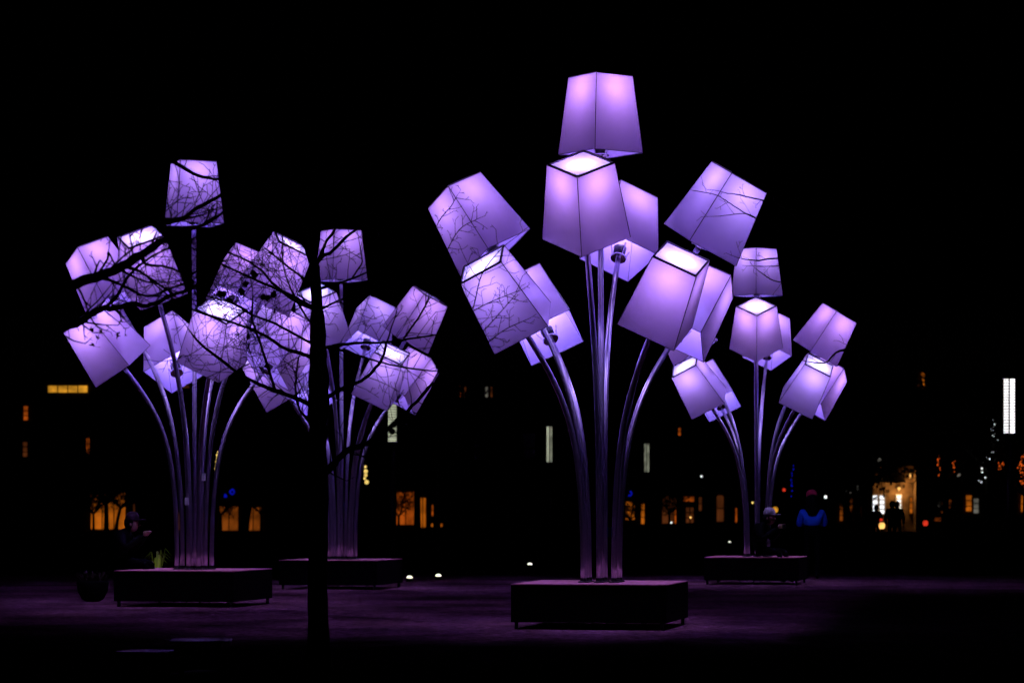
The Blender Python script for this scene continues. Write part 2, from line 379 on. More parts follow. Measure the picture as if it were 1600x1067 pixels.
def px_limb(tree, mb, rnd, pl, Y0, Y1, w0, w1, dens, L, tips):
    n = len(pl); pts = []
    for i, (x, y) in enumerate(pl):
        Y = Y0 + (Y1 - Y0) * i / (n - 1); pts.append(P(x, y, Y) - tree.location)
    limb(tree, mb, rnd, pts, w0 * Y0 / F / 2, w1 * Y1 / F / 2, dens, L, tips)
def seed_ball(tree, c, rnd, r=.022):
    b = MB(); b.ball(c, r, 8, 6)
    for k in range(26): b.bar(c, c + vrand(rnd) * r * 1.35, .004, .004)
    b.tube([c, c + Vector((rnd.uniform(-.02, .02), 0, .06)), c + Vector((rnd.uniform(-.04, .04), 0, .13))], .002, 3)
    b.build('seed_ball', 'leaf', tree)
def leaf(tree, c, rnd, s=.06):
    u = vrand(rnd); w = u.orthogonal().normalized(); nrm = u.cross(w)
    prof = [(0, 0), (.35, -.3), (.95, -.45), (.6, -.12), (1.2, 0), (.6, .12), (.95, .45), (.35, .3)]
    vs_ = [c + (u * a + w * b) * s + nrm * (s * .5 * abs(b) + rnd.uniform(-.1, .1) * s) for a, b in prof]
    b = MB().add(vs_, [(0, 1, 3), (1, 2, 3), (0, 3, 5), (3, 4, 5), (0, 5, 7), (5, 6, 7)])
    b.tube([c, c - u * s * .8], .0016, 3); b.build('leaf', 'leaf', tree)

# plane tree standing in front of the left bouquets
rnd = random.Random(41); TY = 19.0
t1_ = empty('plane_tree', P(498, 0, TY) * 1); t1_.location.z = 0
tag(t1_, 'bare dark plane tree with a straight trunk in front of the left bouquets', 'tree')
tw = MB(); tips = []
O = t1_.location
tp = [(499, 1046), (498, 1000), (496, 900), (500, 800), (497, 700), (498, 612), (497, 540), (495, 470), (491, 412)]
tr = [24, 17, 14.5, 13.6, 13.8, 16.5, 13, 9, 7.5]
pts = smooth_path([P(x, y, TY) - O for x, y in tp], 5); rr = []
for i in range(len(pts)):
    a = i / (len(pts) - 1) * (len(tr) - 1); k = min(int(a), len(tr) - 2); rr.append((tr[k] + (tr[k + 1] - tr[k]) * (a - k)) * TY / F * rnd.uniform(.90, 1.10))
MB().tube(pts, rr, 16).build('trunk', 'bark', t1_, True)
LIMBS = [  # photo trace, depth at both ends, width in photo pixels at both ends
    ([(490, 634), (462, 622), (430, 610), (383, 590), (326, 548), (300, 522)], 19, 18.0, 10, 4),
    ([(490, 560), (470, 552), (447, 545), (416, 526), (397, 516), (357, 502), (298, 483), (262, 462)], 19, 19.6, 8, 3.5),
    ([(430, 610), (416, 565), (402, 523), (394, 497), (395, 464)], 18.5, 18.0, 6, 3),
    ([(492, 484), (459, 469), (431, 447), (400, 416), (360, 396), (330, 392)], 19, 18.3, 6.5, 3),
    ([(490, 445), (459, 424), (436, 405), (414, 388)], 19, 19.5, 5, 3),
    ([(490, 480), (447, 458), (414, 444), (363, 421), (332, 410), (300, 428)], 19, 20.0, 6, 3),
    ([(492, 540), (431, 506), (394, 492), (366, 475), (322, 462)], 19, 19.8, 5, 3),
    ([(492, 512), (470, 481), (447, 433), (440, 392)], 19, 18.2, 4.5, 2.5),
    ([(491, 420), (505, 400), (518, 394), (542, 370), (562, 354), (590, 330)], 19, 18.6, 8, 4),
    ([(492, 418), (500, 400), (509, 379), (524, 356), (530, 320)], 19, 19.4, 7, 4),
    ([(491, 420), (482, 398), (474, 376), (462, 340)], 19, 18.8, 10, 6),
    ([(497, 452), (530, 442), (551, 435), (578, 424)], 19, 19.4, 5.5, 3),
    ([(551, 434), (560, 420), (566, 409), (563, 388)], 19.3, 19.3, 4, 2.5),
    ([(498, 485), (520, 474), (540, 465)], 19, 18.6, 4.5, 3),
    ([(500, 545), (530, 539), (560, 536), (599, 535), (640, 529), (690, 522)], 19, 19.2, 7, 3),
    ([(690, 522), (735, 488), (753, 428), (782, 390)], 19.2, 19.3, 3, 1.6),
    ([(500, 628), (525, 612), (543, 604), (569, 592), (590, 571), (599, 556), (603, 538)], 19, 18.5, 8, 5),
    ([(505, 542), (533, 547), (575, 560), (620, 572), (680, 580)], 19, 18.8, 5, 3),
    ([(672, 603), (700, 585), (735, 560)], 18.2, 19, 4, 2.4),
    ([(629, 532), (640, 516), (650, 502), (665, 478)], 19.1, 19.3, 4.5, 3),
    ([(665, 478), (668, 430), (681, 356), (705, 322), (713, 308)], 19.3, 19.6, 2.4, 1.4),
    ([(665, 478), (690, 410), (717, 360), (745, 343)], 19.3, 19.7, 2.4, 1.4),
    ([(735, 488), (771, 470), (812, 454)], 19.2, 19.4, 2.4, 1.4),
    ([(720, 540), (753, 518), (774, 497), (804, 462)], 19.1, 19.4, 2.4, 1.4),
    ([(735, 560), (762, 536), (789, 515), (822, 500)], 19.0, 19.4, 2.4, 1.4),
    ([(499, 745), (520, 727), (540, 705), (575, 692), (600, 675), (617, 660), (637, 642), (672, 603)], 19, 18.2, 14, 6),
    ([(490, 660), (468, 640), (462, 600), (466, 560)], 19, 18.4, 6, 3),
]
for pl, Y0, Y1, w0, w1 in LIMBS:
    TMIN[0] = .0023 if pl[0][0] < 640 else .0021
    left = pl[-1][0] < 480
    px_limb(t1_, tw, rnd, pl, Y0, Y1, w0 * .82, w1 * .82, .05 if left else (.075 if w0 > 2.5 else .055), .40 if left else (.32 if w0 > 2.5 else .12), tips)
TMIN[0] = .0026
tag(tw.build('twigs', 'bark', t1_), kind='stuff')
for (x, y) in [(392, 427), (396, 433), (380, 458), (374, 452), (350, 462), (344, 458), (358, 466), (419, 464), (427, 460), (409, 462), (386, 446), (617, 664), (612, 672)]:
    seed_ball(t1_, P(x + rnd.uniform(-3, 3), y + rnd.uniform(-3, 3), 18.4) - O, rnd)

# second tree beyond the left edge, its limbs reach in front of the leftmost bouquet
rnd = random.Random(7)
t2_ = empty('plane_tree', P(-150, 0, 16)); t2_.location.z = 0
tag(t2_, 'bare tree past the left edge, thick limb crossing the leftmost shades', 'tree')
O = t2_.location; tw = MB(); tips = []
pts = smooth_path([P(x, y, 16) - O for x, y in [(-150, 1090), (-148, 950), (-150, 800), (-146, 650), (-150, 560), (-148, 440), (-140, 300)]], 5)
MB().tube(pts, [.15 * (1 - .45 * i / (len(pts) - 1)) for i in range(len(pts))], 14).build('trunk', 'bark', t2_, True)
for pl, Y0, Y1, w0, w1 in [
    ([(-148, 545), (-60, 512), (20, 480), (106, 448), (150, 433), (193, 415), (226, 394), (264, 370), (290, 358)], 16, 15, 22, 9),
    ([(-150, 640), (-60, 570), (30, 530), (117, 506), (142, 491), (161, 482), (180, 482), (207, 475), (230, 478), (259, 466), (299, 450)], 16, 17, 15, 5),
    ([(161, 482), (180, 466), (192, 445), (210, 422), (242, 398), (267, 387)], 16.5, 16.6, 6, 3),
    ([(226, 394), (226, 412), (259, 417), (280, 425), (300, 439)], 15.3, 16, 5, 3),
    ([(193, 415), (218, 424), (248, 444), (270, 458)], 15.4, 16, 5, 3),
    ([(150, 433), (177, 440), (204, 452), (231, 463), (264, 452), (300, 438)], 15.6, 16.2, 5, 3),
    ([(150, 433), (168, 405), (170, 395), (185, 425)], 15.6, 15.4, 4, 2.5),
    ([(-146, 330), (0, 270), (140, 235), (230, 238), (273, 254), (309, 274), (348, 281)], 16, 17, 12, 4),
    ([(-146, 410), (0, 350), (120, 335), (225, 345), (276, 345), (309, 325), (356, 299)], 16, 18, 13, 5),
    ([(225, 345), (270, 358), (317, 352), (356, 326)], 17.3, 17.8, 7, 4),
    ([(120, 335), (200, 332), (251, 341), (290, 341)], 17, 17.5, 6, 3)]:
    px_limb(t2_, tw, rnd, pl, Y0, Y1, w0, w1, .10, .32, tips)
tag(tw.build('twigs', 'bark', t2_), kind='stuff')
for (x, y) in [(141, 518), (158, 521), (184, 523), (152, 531), (149, 541), (280, 558), (182, 524)]: leaf(t2_, P(x, y, 16.5) - O, rnd, .045)

# third tree beyond the right edge, thin branches over the right shades
rnd = random.Random(19)
TMIN[0] = .0016
t3_ = empty('plane_tree', P(1720, 0, 21)); t3_.location.z = 0
tag(t3_, 'bare tree past the right edge, thin twigs over the upper right shade', 'tree')
O = t3_.location; tw = MB(); tips = []
pts = smooth_path([P(x, y, 21) - O for x, y in [(1720, 1022), (1722, 900), (1718, 700), (1722, 540), (1716, 380), (1700, 200)]], 5)
MB().tube(pts, [.14 * (1 - .5 * i / (len(pts) - 1)) for i in range(len(pts))], 14).build('trunk', 'bark', t3_, True)
for pl, Y0, Y1, w0, w1, dn in [
    ([(1720, 520), (1560, 455), (1400, 410), (1280, 372), (1210, 352)], 21, 21, 12, 2.8, .2),
    ([(1210, 352), (1183, 342), (1164, 333), (1142, 319), (1119, 305), (1084, 298)], 21, 21, 2.4, 1.0, .2),
    ([(1280, 372), (1225, 325), (1195, 314), (1172, 309), (1152, 304), (1134, 302)], 21, 21, 3, 1.5, .16),
    ([(1183, 342), (1163, 334), (1125, 338)], 21, 21, 1.8, 1.2, .2),
    ([(1400, 410), (1300, 402), (1211, 404), (1185, 407), (1160, 405)], 21, 21.5, 4, 1.5, .16),
    ([(1300, 402), (1250, 412), (1210, 416), (1183, 416)], 21.2, 21.5, 2.5, 1.4, .16),
    ([(1340, 440), (1260, 445), (1215, 440), (1200, 434), (1186, 424)], 21.4, 21.5, 2.5, 1.4, .16),
    ([(1560, 455), (1440, 452), (1340, 440)], 21, 21.4, 5, 2.5, .3),
    ([(1560, 455), (1450, 510), (1360, 540), (1312, 548), (1290, 566), (1265, 566)], 21, 21.2, 6, 1.6, .18)]:
    px_limb(t3_, tw, rnd, pl, Y0, Y1, w0, w1, dn, .17, tips)
tag(tw.build('twigs', 'bark', t3_), kind='stuff')

TMIN[0] = .004
# small bare trees far off, before the lit doorways
def far_tree(px, Y, h, label, seed, w=.16, lean=0, leaves=0, name='bare_tree', cat='tree', group='bare trees far across the square'):
    rnd = random.Random(seed); b = P(px, 0, Y); b.z = 0
    t = empty(name, b); tag(t, label, cat, group)
    fork = Vector((lean, 0, h * .38)); MB().tube(smooth_path([Vector((0, 0, 0)), Vector((lean * .3, .05, h * .2)), fork], 4), [w, w * .9, w * .85, w * .8, w * .75, w * .72, w * .7, w * .68, w * .66], 8).build('trunk', 'bark', t, True)
    mb = MB(); tips = []
    for k in range(6):
        a = k * 1.05 + rnd.uniform(-.3, .3); s = h * rnd.uniform(.22, .34); e = fork + Vector((math.cos(a) * s, math.sin(a) * s, h * rnd.uniform(.3, .58)))
        m_ = (fork + e) / 2 + Vector((math.cos(a) * s * .25, 0, -h * .03))
        sp = smooth_path([fork, m_, e], 4); MB().tube(sp, [w * .5 * (1 - .75 * i / (len(sp) - 1)) for i in range(len(sp))], 6).build('limb', 'bark', t, True)
        for q in sp[3:]:
            for z in range(5): twig(mb, rnd, q, vrand(rnd) + (q - fork) * .4, h * rnd.uniform(.08, .2), w * .2, 1, tips)
    tag(mb.build('twigs', 'bark', t), kind='stuff')
    if leaves:
        lf = MB()
        for k in range(leaves):
            c = rnd.choice(tips) + vrand(rnd) * h * .06; u = vrand(rnd) * h * .022; v = u.orthogonal().normalized() * h * .016
            lf.add([c - u, c + v, c + u, c - v], [(0, 1, 2, 3)])
        tag(lf.build('crown', 'leaf', t), kind='stuff')
    return t
far_tree(166, 150, 5.2, 'gnarled bare tree before the left half of the orange doorway', 1, .2, 0, 500)
far_tree(181, 158, 4.6, 'thin bare tree before the right half of the orange doorway', 2, .15, .3, 300)
far_tree(380, 120, 6.5, 'bare tree splitting the dim orange doorway right of the left stems', 3, .3, .5, 700)
far_tree(652, 110, 7, 'bare tree beside the deep orange entrance near the middle', 4, .2, 0, 350)
far_tree(682, 70, 6.8, 'slender bare tree right of the louvred light column near the trunk', 5, .12)
far_tree(1340, 120, 6, 'bare tree in front of the cafe windows on the left side', 6, .2, 0, 500)
far_tree(1352, 150, 8, 'tall bare tree at the corner of the glowing cafe front', 9, .25, 0, 900)
for px_, Y_, h_, sd_, nl_, lb_ in [
    (146, 170, 3.6, 31, 800, 'dark shrub at the left jamb of the orange doorway on the left'),
    (345, 160, 3.4, 32, 800, 'dark shrub before the left end of the dim doorway pair'),
    (408, 165, 3.8, 33, 800, 'dark shrub before the right end of the dim doorway pair'),
    (623, 165, 3.2, 34, 800, 'dark shrub at the left foot of the deep orange entrance'),
    (985, 172, 2.6, 35, 500, 'low dark shrub before the orange doorway right of the middle stems'),
    (1046, 165, 3.6, 36, 800, 'dark shrub before the dim arched doorway of the arcade'),
    (1330, 150, 3.4, 37, 700, 'dark shrub under the bare tree left of the cafe'),
    (1478, 160, 3.2, 38, 700, 'dark shrub before the small panes right of the cafe')]:
    far_tree(px_, Y_, h_, lb_, sd_, .12, 0, nl_, 'shrub', 'shrub', 'dark shrubs before the far facades')
tA = far_tree(1545, 90, 7.5, 'bare tree hung with white fairy lights left of the bright column', 7, .2)
tB = far_tree(1478, 110, 7, 'bare tree hung with orange fairy lights beyond the cafe', 8, .2)
tC = far_tree(1604, 80, 5, 'bare tree with orange fairy lights at the right edge', 10, .18)

# ------------------------------------------------------------------ buildings across the square
BY = 200.0; S = BY / F
def building(name, x0, x1, top, wallm, label, seed):
    b = empty(name, P((x0 + x1) / 2, 0, BY)); b.location.z = 0
    tag(b, label, 'building', 'buildings round the square')
    w = (x1 - x0) * S
    MB().box((0, 5, top / 2), (w, 10, top)).build('wall', wallm, b)
    r = MB(); r.add([(-w / 2 - .4, -.5, top), (w / 2 + .4, -.5, top), (w / 2 + .4, 10.5, top), (-w / 2 - .4, 10.5, top), (-w / 2 + 1, 3, top + 4), (w / 2 - 1, 3, top + 4), (w / 2 - 1, 8, top + 4), (-w / 2 + 1, 8, top + 4)],
                    [(0, 1, 5, 4), (1, 2, 6, 5), (2, 3, 7, 6), (3, 0, 4, 7), (4, 5, 6, 7), (3, 2, 1, 0)]).build('roof', 'roof', b)
    for zc in (4.6, top - .3): MB().box((0, -.12, zc), (w + .3, .24, .35)).build('cornice', wallm, b)
    me_f = MB(); 
    for i in (-1, 1): me_f.box((i * .55, -.06, 0), (.1, .12, 2.2))
    for k in (-1.1, -.2, 1.1): me_f.box((0, -.06, k), (1.2, .12, .1))
    me_f.box((0, -.14, -1.25), (1.4, .28, .12)); mf = me_f.mesh('window', 'winframe'); mp = MB().box((0, -.02, 0), (1.05, .04, 2.1)).mesh('pane', 'glassd')
    for zc in (7.0, 10.4, 13.8):
        if zc > top - 1.5: continue
        k = int(w / 4)
        for i in range(k):
            x = (i - (k - 1) / 2) * 4; o = ob('window', mf, b, Matrix.Translation((x, 0, zc))); ob('pane', mp, o)
    return b
def opening(b, x0, x1, y0, y1, m, nx=1, ny=1, arch=False, frame='winframe', name='window', fw=.07, dy=0):
    c = P((x0 + x1) / 2, (y0 + y1) / 2, BY); w = (x1 - x0) * S; h = (y1 - y0) * S
    loc = c - b.location; loc.y = -.16 - dy
    f = MB()
    for i in range(nx + 1): f.box((-w / 2 + w * i / nx, 0, 0), (fw, .16, h + fw))
    for j in range(ny + 1): f.box((0, .002, -h / 2 + h * j / ny), (w - fw, .15, fw))
    fo = f.build(name, frame, b, loc=loc)
    if arch:
        n = 14; vs_ = [(-w / 2, .03, -h / 2), (w / 2, .03, -h / 2)]; ah = min(h * .45, w / 2)
        vs_ += [(w / 2 * math.cos(math.pi * k / n), .03, h / 2 - ah + ah * math.sin(math.pi * k / n)) for k in range(n + 1)]
        MB().add(vs_, [tuple(range(len(vs_)))]).build('pane', m, fo)
    else:
        for i in range(nx):
            for j in range(ny):
                MB().box((-w / 2 + w * (i + .5) / nx, .03, -h / 2 + h * (j + .5) / ny), (w / nx - fw, .03, h / ny - fw)).build('pane', m, fo)
    return fo
bl = building('town_building', -120, 500, 15.5, 'wall', 'dark building at the left with an amber window strip high up', 1)
for a in [(75, 138, 602, 614, 'amber', 4, 1), (264, 297, 602, 607, 'dim', 3, 1), (37, 45, 634, 657, 'deep', 1, 3), (36, 44, 690, 714, 'dim', 1, 3), (135, 141, 684, 712, 'deep', 2, 3)]: opening(bl, *a)
opening(bl, 142, 197, 770, 827, 'orange', 3, 1, name='doorway'); opening(bl, 208, 212, 785, 818, 'dim', 1, 2)
opening(bl, 343, 373, 790, 829, 'brown', 2, 1, name='doorway'); opening(bl, 383, 409, 792, 829, 'brown', 2, 1, name='doorway')
for x in (278, 298, 318): opening(bl, x, x + 8, 800, 828, 'dim', 1, 2)
bm = building('town_building', 560, 1170, 17, 'wall', 'dark building behind the middle with a deep orange entrance', 2)
for a in [(717, 721, 602, 621, 'deep', 1, 2), (724, 729, 603, 621, 'dim', 1, 2), (758, 763, 604, 621, 'dimwhite', 1, 2), (766, 770, 604, 621, 'dim', 1, 2), (1059, 1064, 668, 681, 'deep', 1, 2)]: opening(bm, *a)
opening(bm, 619, 649, 768, 820, 'deep', 2, 1, name='doorway'); opening(bm, 655, 666, 777, 824, 'orange', 2, 1, name='doorway')
opening(bm, 674, 678, 788, 806, 'deep', 1, 2); opening(bm, 673, 678, 817, 823, 'orange', 1, 1); opening(bm, 684, 692, 817, 823, 'orange', 2, 1)
opening(bm, 977, 992, 783, 812, 'orange', 1, 2, name='doorway'); opening(bm, 1001, 1008, 785, 819, 'orange', 1, 3)
opening(bm, 1034, 1058, 775, 818, 'dim', 2, 3, True, name='doorway'); opening(bm, 1067, 1085, 775, 784, 'deep', 1, 1)
opening(bm, 1071, 1084, 792, 817, 'dim', 2, 3); opening(bm, 1053, 1057, 790, 818, 'deep', 1, 1); opening(bm, 1091, 1097, 776, 798, 'dim', 1, 2)
opening(bm, 1119, 1131, 773, 815, 'dim', 1, 2, True, name='doorway'); opening(bm, 1148, 1152, 793, 816, 'deep', 1, 1)
br = building('cafe_building', 1290, 1760, 16, 'cafe', 'stone cafe building at the right with bright white door panes', 3)
opening(br, 1438, 1446, 582, 604, 'orange', 1, 3); opening(br, 1433, 1437, 596, 604, 'dim', 1, 1)
for x0, x1, yb in [(1362.5, 1371.5, 803), (1373, 1382, 803), (1400, 1408, 798)]: opening(br, x0, x1, 773, yb, 'whitepane', 1, 4, frame='whiteframe', name='door', fw=.1)
for x0, x1, y0, y1, m in [(1311, 1317, 786, 814, 'brown'), (1318, 1323, 762, 772, 'dimwhite'), (1327, 1331, 759, 772, 'dimwhite'), (1327, 1332, 778, 803, 'brown'), (1337, 1345, 758, 771, 'dimwhite'), (1420, 1426, 776, 802, 'orange'), (1336, 1343, 778, 806, 'orange'), (1352, 1358, 774, 804, 'dimwhite'), (1464, 1470, 782, 792, 'dimwhite'), (1470, 1475, 784, 804, 'brown'),
                          (1476, 1487, 780, 795, 'brown'), (1508, 1518, 773, 799, 'orange'), (1520, 1529, 778, 802, 'dimwhite'), (1459, 1470, 808, 814, 'deep'), (1594, 1602, 760, 800, 'orange')]:
    opening(br, x0, x1, y0, y1, m, 1, 3)
aw = MB(); n = 12                         # ribbed half-round awning over the cafe door
for k in range(n):
    a0, a1 = math.pi * k / n, math.pi * (k + 1) / n
    aw.add([(-1.15 * math.cos(a0), -.05, .0), (-1.15 * math.cos(a0), -.1, 1.0 * math.sin(a0)), (-1.15 * math.cos(a1), -.1, 1.0 * math.sin(a1)), (-1.15 * math.cos(a1), -.05, 0),
            (-1.15 * math.cos(a0), -1.1, -.1), (-1.15 * math.cos(a1), -1.1, -.1)], [(1, 2, 5, 4), (0, 1, 4), (2, 3, 5)])
aw.build('awning', 'black', br, loc=P(1391, 752, BY) - br.location)
po = MB()                                # added side walls and roof that stop the wall lamp's light spilling out
x0_, x1_ = (1357 - 1525) * S, (1430 - 1525) * S; zt_ = P(0, 729, BY).z
for x_ in (x0_, x1_): po.box((x_, -.65, zt_ / 2), (.35, 1.3, zt_))
po.box(((x0_ + x1_) / 2, -.70, zt_ + .15), (x1_ - x0_ + .8, 1.4, .3)); po.build('spill_baffle', 'cafe', br)
for (x, y, e, lp) in [(1403, 763, 75, True), (1421, 742, 7, True), (1368, 748, 7, True)]:
    w = P(x, y, BY) - br.location; w.y = -.55
    o = MB().ball((0, 0, 0), .13, 10, 8).tube([(0, .5, -.2), (0, .2, -.25), (0, 0, -.12)], .02, 6).build('wall_lamp', 'flame', br, loc=w)
    ld = bpy.data.lights.new('wall_lamp_light', 'POINT'); ld.energy = e; ld.color = (1, .55, .2); ld.shadow_soft_size = .15
    lo = bpy.data.objects.new('wall_lamp_light', ld); col.objects.link(lo); lo.parent = o; lo.location = (0, -.35, -.1)

# ------------------------------------------------------------------ light columns
def light_column(px, ytop, Y, hh, wpx, label, mats=('tube',)):
    double = len(mats) > 1
    b = P(px, 0, Y); b.z = 0; t = empty('light_column', b); tag(t, label, 'street lamp', 'tall louvred light columns')
    zt = P(px, ytop, Y).z; zb_ = zt - hh; w = wpx * Y / F
    MB().tube([(0, 0, 0), (0, 0, zb_)], [.11, .08], 10).build('pole', 'black', t, True)
    MB().lathe([(.25, 0), (.25, .05), (.12, .15)], 14).build('foot', 'black', t)
    xs = (-w / 4 - .005, w / 4 + .005) if double else (0,)
    r = (w / 4 - .01) if double else w / 2
    for x, mt_ in zip(xs, mats): MB().tube([(x, 0, zb_ + .03), (x, 0, zt - .03)], r, 12).build('light_tube', mt_, t, True)
    ca = MB(); ca.box((0, 0, zb_), (w + .06, 2 * r + .06, .06)); ca.box((0, 0, zt), (w + .06, 2 * r + .06, .06)); ca.build('end_cap', 'black', t)
    for k in range(1, 20):
        z = zb_ + hh * k / 20; MB().box((0, 0, z), (w + .02, 2 * r + .03, .012)).build('louvre', 'winframe', t)
light_column(613, 612, 58, 1.22, 13, 'greenish white louvred light column right of the dark trunk')
light_column(858.5, 665, 82, 1.25, 9, 'pale green light column left of the big middle stems', ('tube', 'tubed'))
light_column(1010.5, 692, 103, 1.25, 8, 'small dim light column right of the big middle stems', ('tubed', 'tubed'))
light_column(1577, 590, 53.5, 1.25, 18, 'brightest white double light column at the right edge', ('tubew', 'tubeb'))

# ------------------------------------------------------------------ string lights, neon and lanterns
def bulbs(name, pts, Y, m, label, r=.035, cat='fairy lights', group='strings of small lights'):
    b = P(pts[0][0], pts[0][1], Y); t = empty(name, b); tag(t, label, cat, group)
    q = [P(x, y, Y) - b for x, y in pts]
    if len(q) > 1: MB().tube(q, .006, 4).build('wire', 'black', t)
    mb = MB()
    for i, v in enumerate(q):
        rb_ = r * (.7 + .6 * ((i * 37) % 10) / 10)
        if len(q) < 9: MB().ball(v + Vector((0, -.03, 0)), rb_, 7, 5).build('bulb', m, t)
        else: mb.ball(v + Vector((0, -.03, 0)), rb_, 7, 5)
    if len(q) >= 9: tag(mb.build('bulbs', m, t), kind='stuff')
    return t
rnd = random.Random(5)
def strew(line, n, sx, sy):
    out = []
    for i in range(n):
        u = i / (n - 1) * (len(line) - 1); k = min(int(u), len(line) - 2); f_ = u - k
        out.append((line[k][0] + (line[k + 1][0] - line[k][0]) * f_ + rnd.gauss(0, sx), line[k][1] + (line[k + 1][1] - line[k][1]) * f_ + rnd.gauss(0, sy)))
    return out
bulbs('string_lights', strew([(1553, 655), (1551, 672), (1554, 688)], 16, 2.0, 2), 90, 'bulbw', 'dense upper string of white fairy lights left of the bright column', .032)
bulbs('string_lights', strew([(1543, 696), (1550, 705), (1543, 712), (1536, 726), (1534, 740), (1532, 753)], 18, 3.5, 2), 90, 'bulbw', 'lower loose string of white fairy lights left of the bright column', .03)
bulbs('string_lights', strew([(1555, 731), (1564, 730), (1573, 724)], 34, 2.0, 2.2), 85, 'bulbo', 'flat clump of orange fairy lights under the bright column', .02)
bulbs('string_lights', strew([(1600, 712), (1595, 728), (1600, 745), (1595, 757)], 40, 3, 3), 80, 'bulbo', 'orange fairy lights clustered at the right edge', .02)
bulbs('string_lights', strew([(1468, 705), (1465, 716), (1468, 730), (1468, 744)], 12, 1.4, 2), 110, 'bulbo', 'left of two short strings of reddish fairy lights beyond the cafe', .024)
bulbs('string_lights', strew([(1489, 722), (1491, 732), (1494, 742)], 10, 1.2, 2), 110, 'bulbo', 'right of two short strings of reddish fairy lights beyond the cafe', .024)
bulbs('string_lights', strew([(1240, 728), (1236, 745), (1237, 760), (1236, 776)], 11, .8, 1.6), 120, 'bulbb', 'vertical string of blue lights above the blue jacket', .035)
bulbs('string_lights', [(341, 706), (340, 711), (340, 716), (338, 721), (339, 727), (337, 732), (338, 738)], 95, 'bulbg', 'gold lights hanging behind the stems of the leftmost bouquet', .05)
bulbs('string_lights', [(571, 729), (571.5, 736), (571.5, 742), (570, 747), (573, 753)], 95, 'bulbg', 'four gold lights right of the stems behind the trunk', .075)
def neon(pts, Y, label):
    b = P(*pts[0], Y); t = empty('neon_sign', b); tag(t, label, 'neon sign'); q = smooth_path([P(x, y, Y) - b for x, y in pts], 3)
    MB().tube(q, .05, 6).build('tube', 'bulbb', t, True); MB().box(((q[0] + q[-1]) / 2) + Vector((0, .12, 0)), (.7, .05, .8)).build('backing', 'black', t)
neon([(985, 767), (987, 771), (985, 774), (982, 773.5)], 150, 'small blue hook shaped neon above the orange doorway')
neon([(364, 764), (359, 768), (363, 772), (366, 768), (363, 764)], 150, 'blue ring neon right of the left stems')
neon([(351, 772), (354, 775), (351, 776), (353, 773)], 150, 'small blue neon blob beside the blue ring')
def lantern(px, py, Y, m, r, label, cat='lantern'):
    b = P(px, py, Y); t = empty('lantern', b); tag(t, label, cat, 'small lanterns across the square')
    MB().lathe([(r * .6, -r), (r, -r * .3), (r * .95, r * .5), (r * .5, r)], 12).build('glass', m, t, True)
    MB().lathe([(r * .75, r), (r * .8, r * 1.15), (r * .2, r * 1.5)], 12).build('cap', 'black', t)
    MB().tube([(0, 0, -r), (0, 0, -b.z)], r * .12, 6).build('post', 'black', t)
lantern(1378, 821, 75, 'flame', .10, 'glowing yellow candle lantern below the white cafe doors')
lantern(1377, 812, 78, 'redglass', .05, 'red light just above the candle lantern')
lantern(1446, 817, 80, 'redglass', .09, 'red lantern with a white top right of the cafe doors')
lantern(1290, 776, 100, 'bulbw', .06, 'white point of light right of the red beanie')
lantern(1225, 765, 110, 'redglass', .07, 'tiny red light left of the blue light string')
lantern(1176, 785, 120, 'bulbg', .05, 'small amber dot left of the far right stems')
lantern(1211, 796, 110, 'amber', .13, 'yellow lantern right of the pale cap')
lantern(1096, 744, 130, 'bulbw', .05, 'lone white point above the arcade lights')
lantern(944, 754, 130, 'bulbw', .035, 'faint dot between the middle stems')
lantern(539, 788, 90, 'bulbb', .04, 'blue dot at the stems behind the trunk')
lantern(1049, 816, 140, 'bulbw', .05, 'white dot at the foot of the arcade')
lantern(1079, 808, 140, 'flame', .06, 'warm dot in the middle of the arcade')
lantern(1374, 718, 120, 'dimwhite', .08, 'faint light above the cafe awning')
lantern(1498, 742, 120, 'dimwhite', .09, 'faint white lamp right of the reddish strings')
def ground_light(px, py, label):
    Y = HC * F / (py - YH); b = P(px, py, Y); t = empty('ground_light', b); t.location.z = 0; tag(t, label, 'ground light', 'low lights standing on the square')
    MB().lathe([(.07, 0), (.07, .03), (.055, .06)], 16).build('housing', 'black', t)
    MB().lathe([(.05, .055), (.058, .075), (.04, .10), (.01, .11)], 16).build('lens', 'spot', t, True)
ground_light(640, 908, 'left of the pair of low ground lights beside the bench behind the trunk')
ground_light(685, 905, 'right of the pair of low ground lights, reddish below')
ground_light(828, 886, 'single low ground light above the left end of the big bench')
ground_light(1140, 849, 'far low light left of the far right stems')

# ------------------------------------------------------------------ people
def skin(name, joints, edges, radii, m, parent, root=0):
    me = bpy.data.meshes.new(name); me.from_pydata([tuple(j) for j in joints], edges, []); o = bpy.data.objects.new(name, me); col.objects.link(o)
    md = o.modifiers.new('skin', 'SKIN'); sv = me.skin_vertices[0].data
    for i, r in enumerate(radii): sv[i].radius = r if isinstance(r, tuple) else (r, r)
    sv[root].use_root = True; s2 = o.modifiers.new('sub', 'SUBSURF'); s2.levels = 2; s2.render_levels = 2
    dg = bpy.context.evaluated_depsgraph_get(); nm = bpy.data.meshes.new_from_object(o.evaluated_get(dg)); nm.name = name
    bpy.data.objects.remove(o); bpy.data.meshes.remove(me)
    nm.materials.clear(); nm.materials.append(M[m]); nm.polygons.foreach_set('use_smooth', [True] * len(nm.polygons))
    r = bpy.data.objects.new(name, nm); col.objects.link(r); r.parent = parent; return r
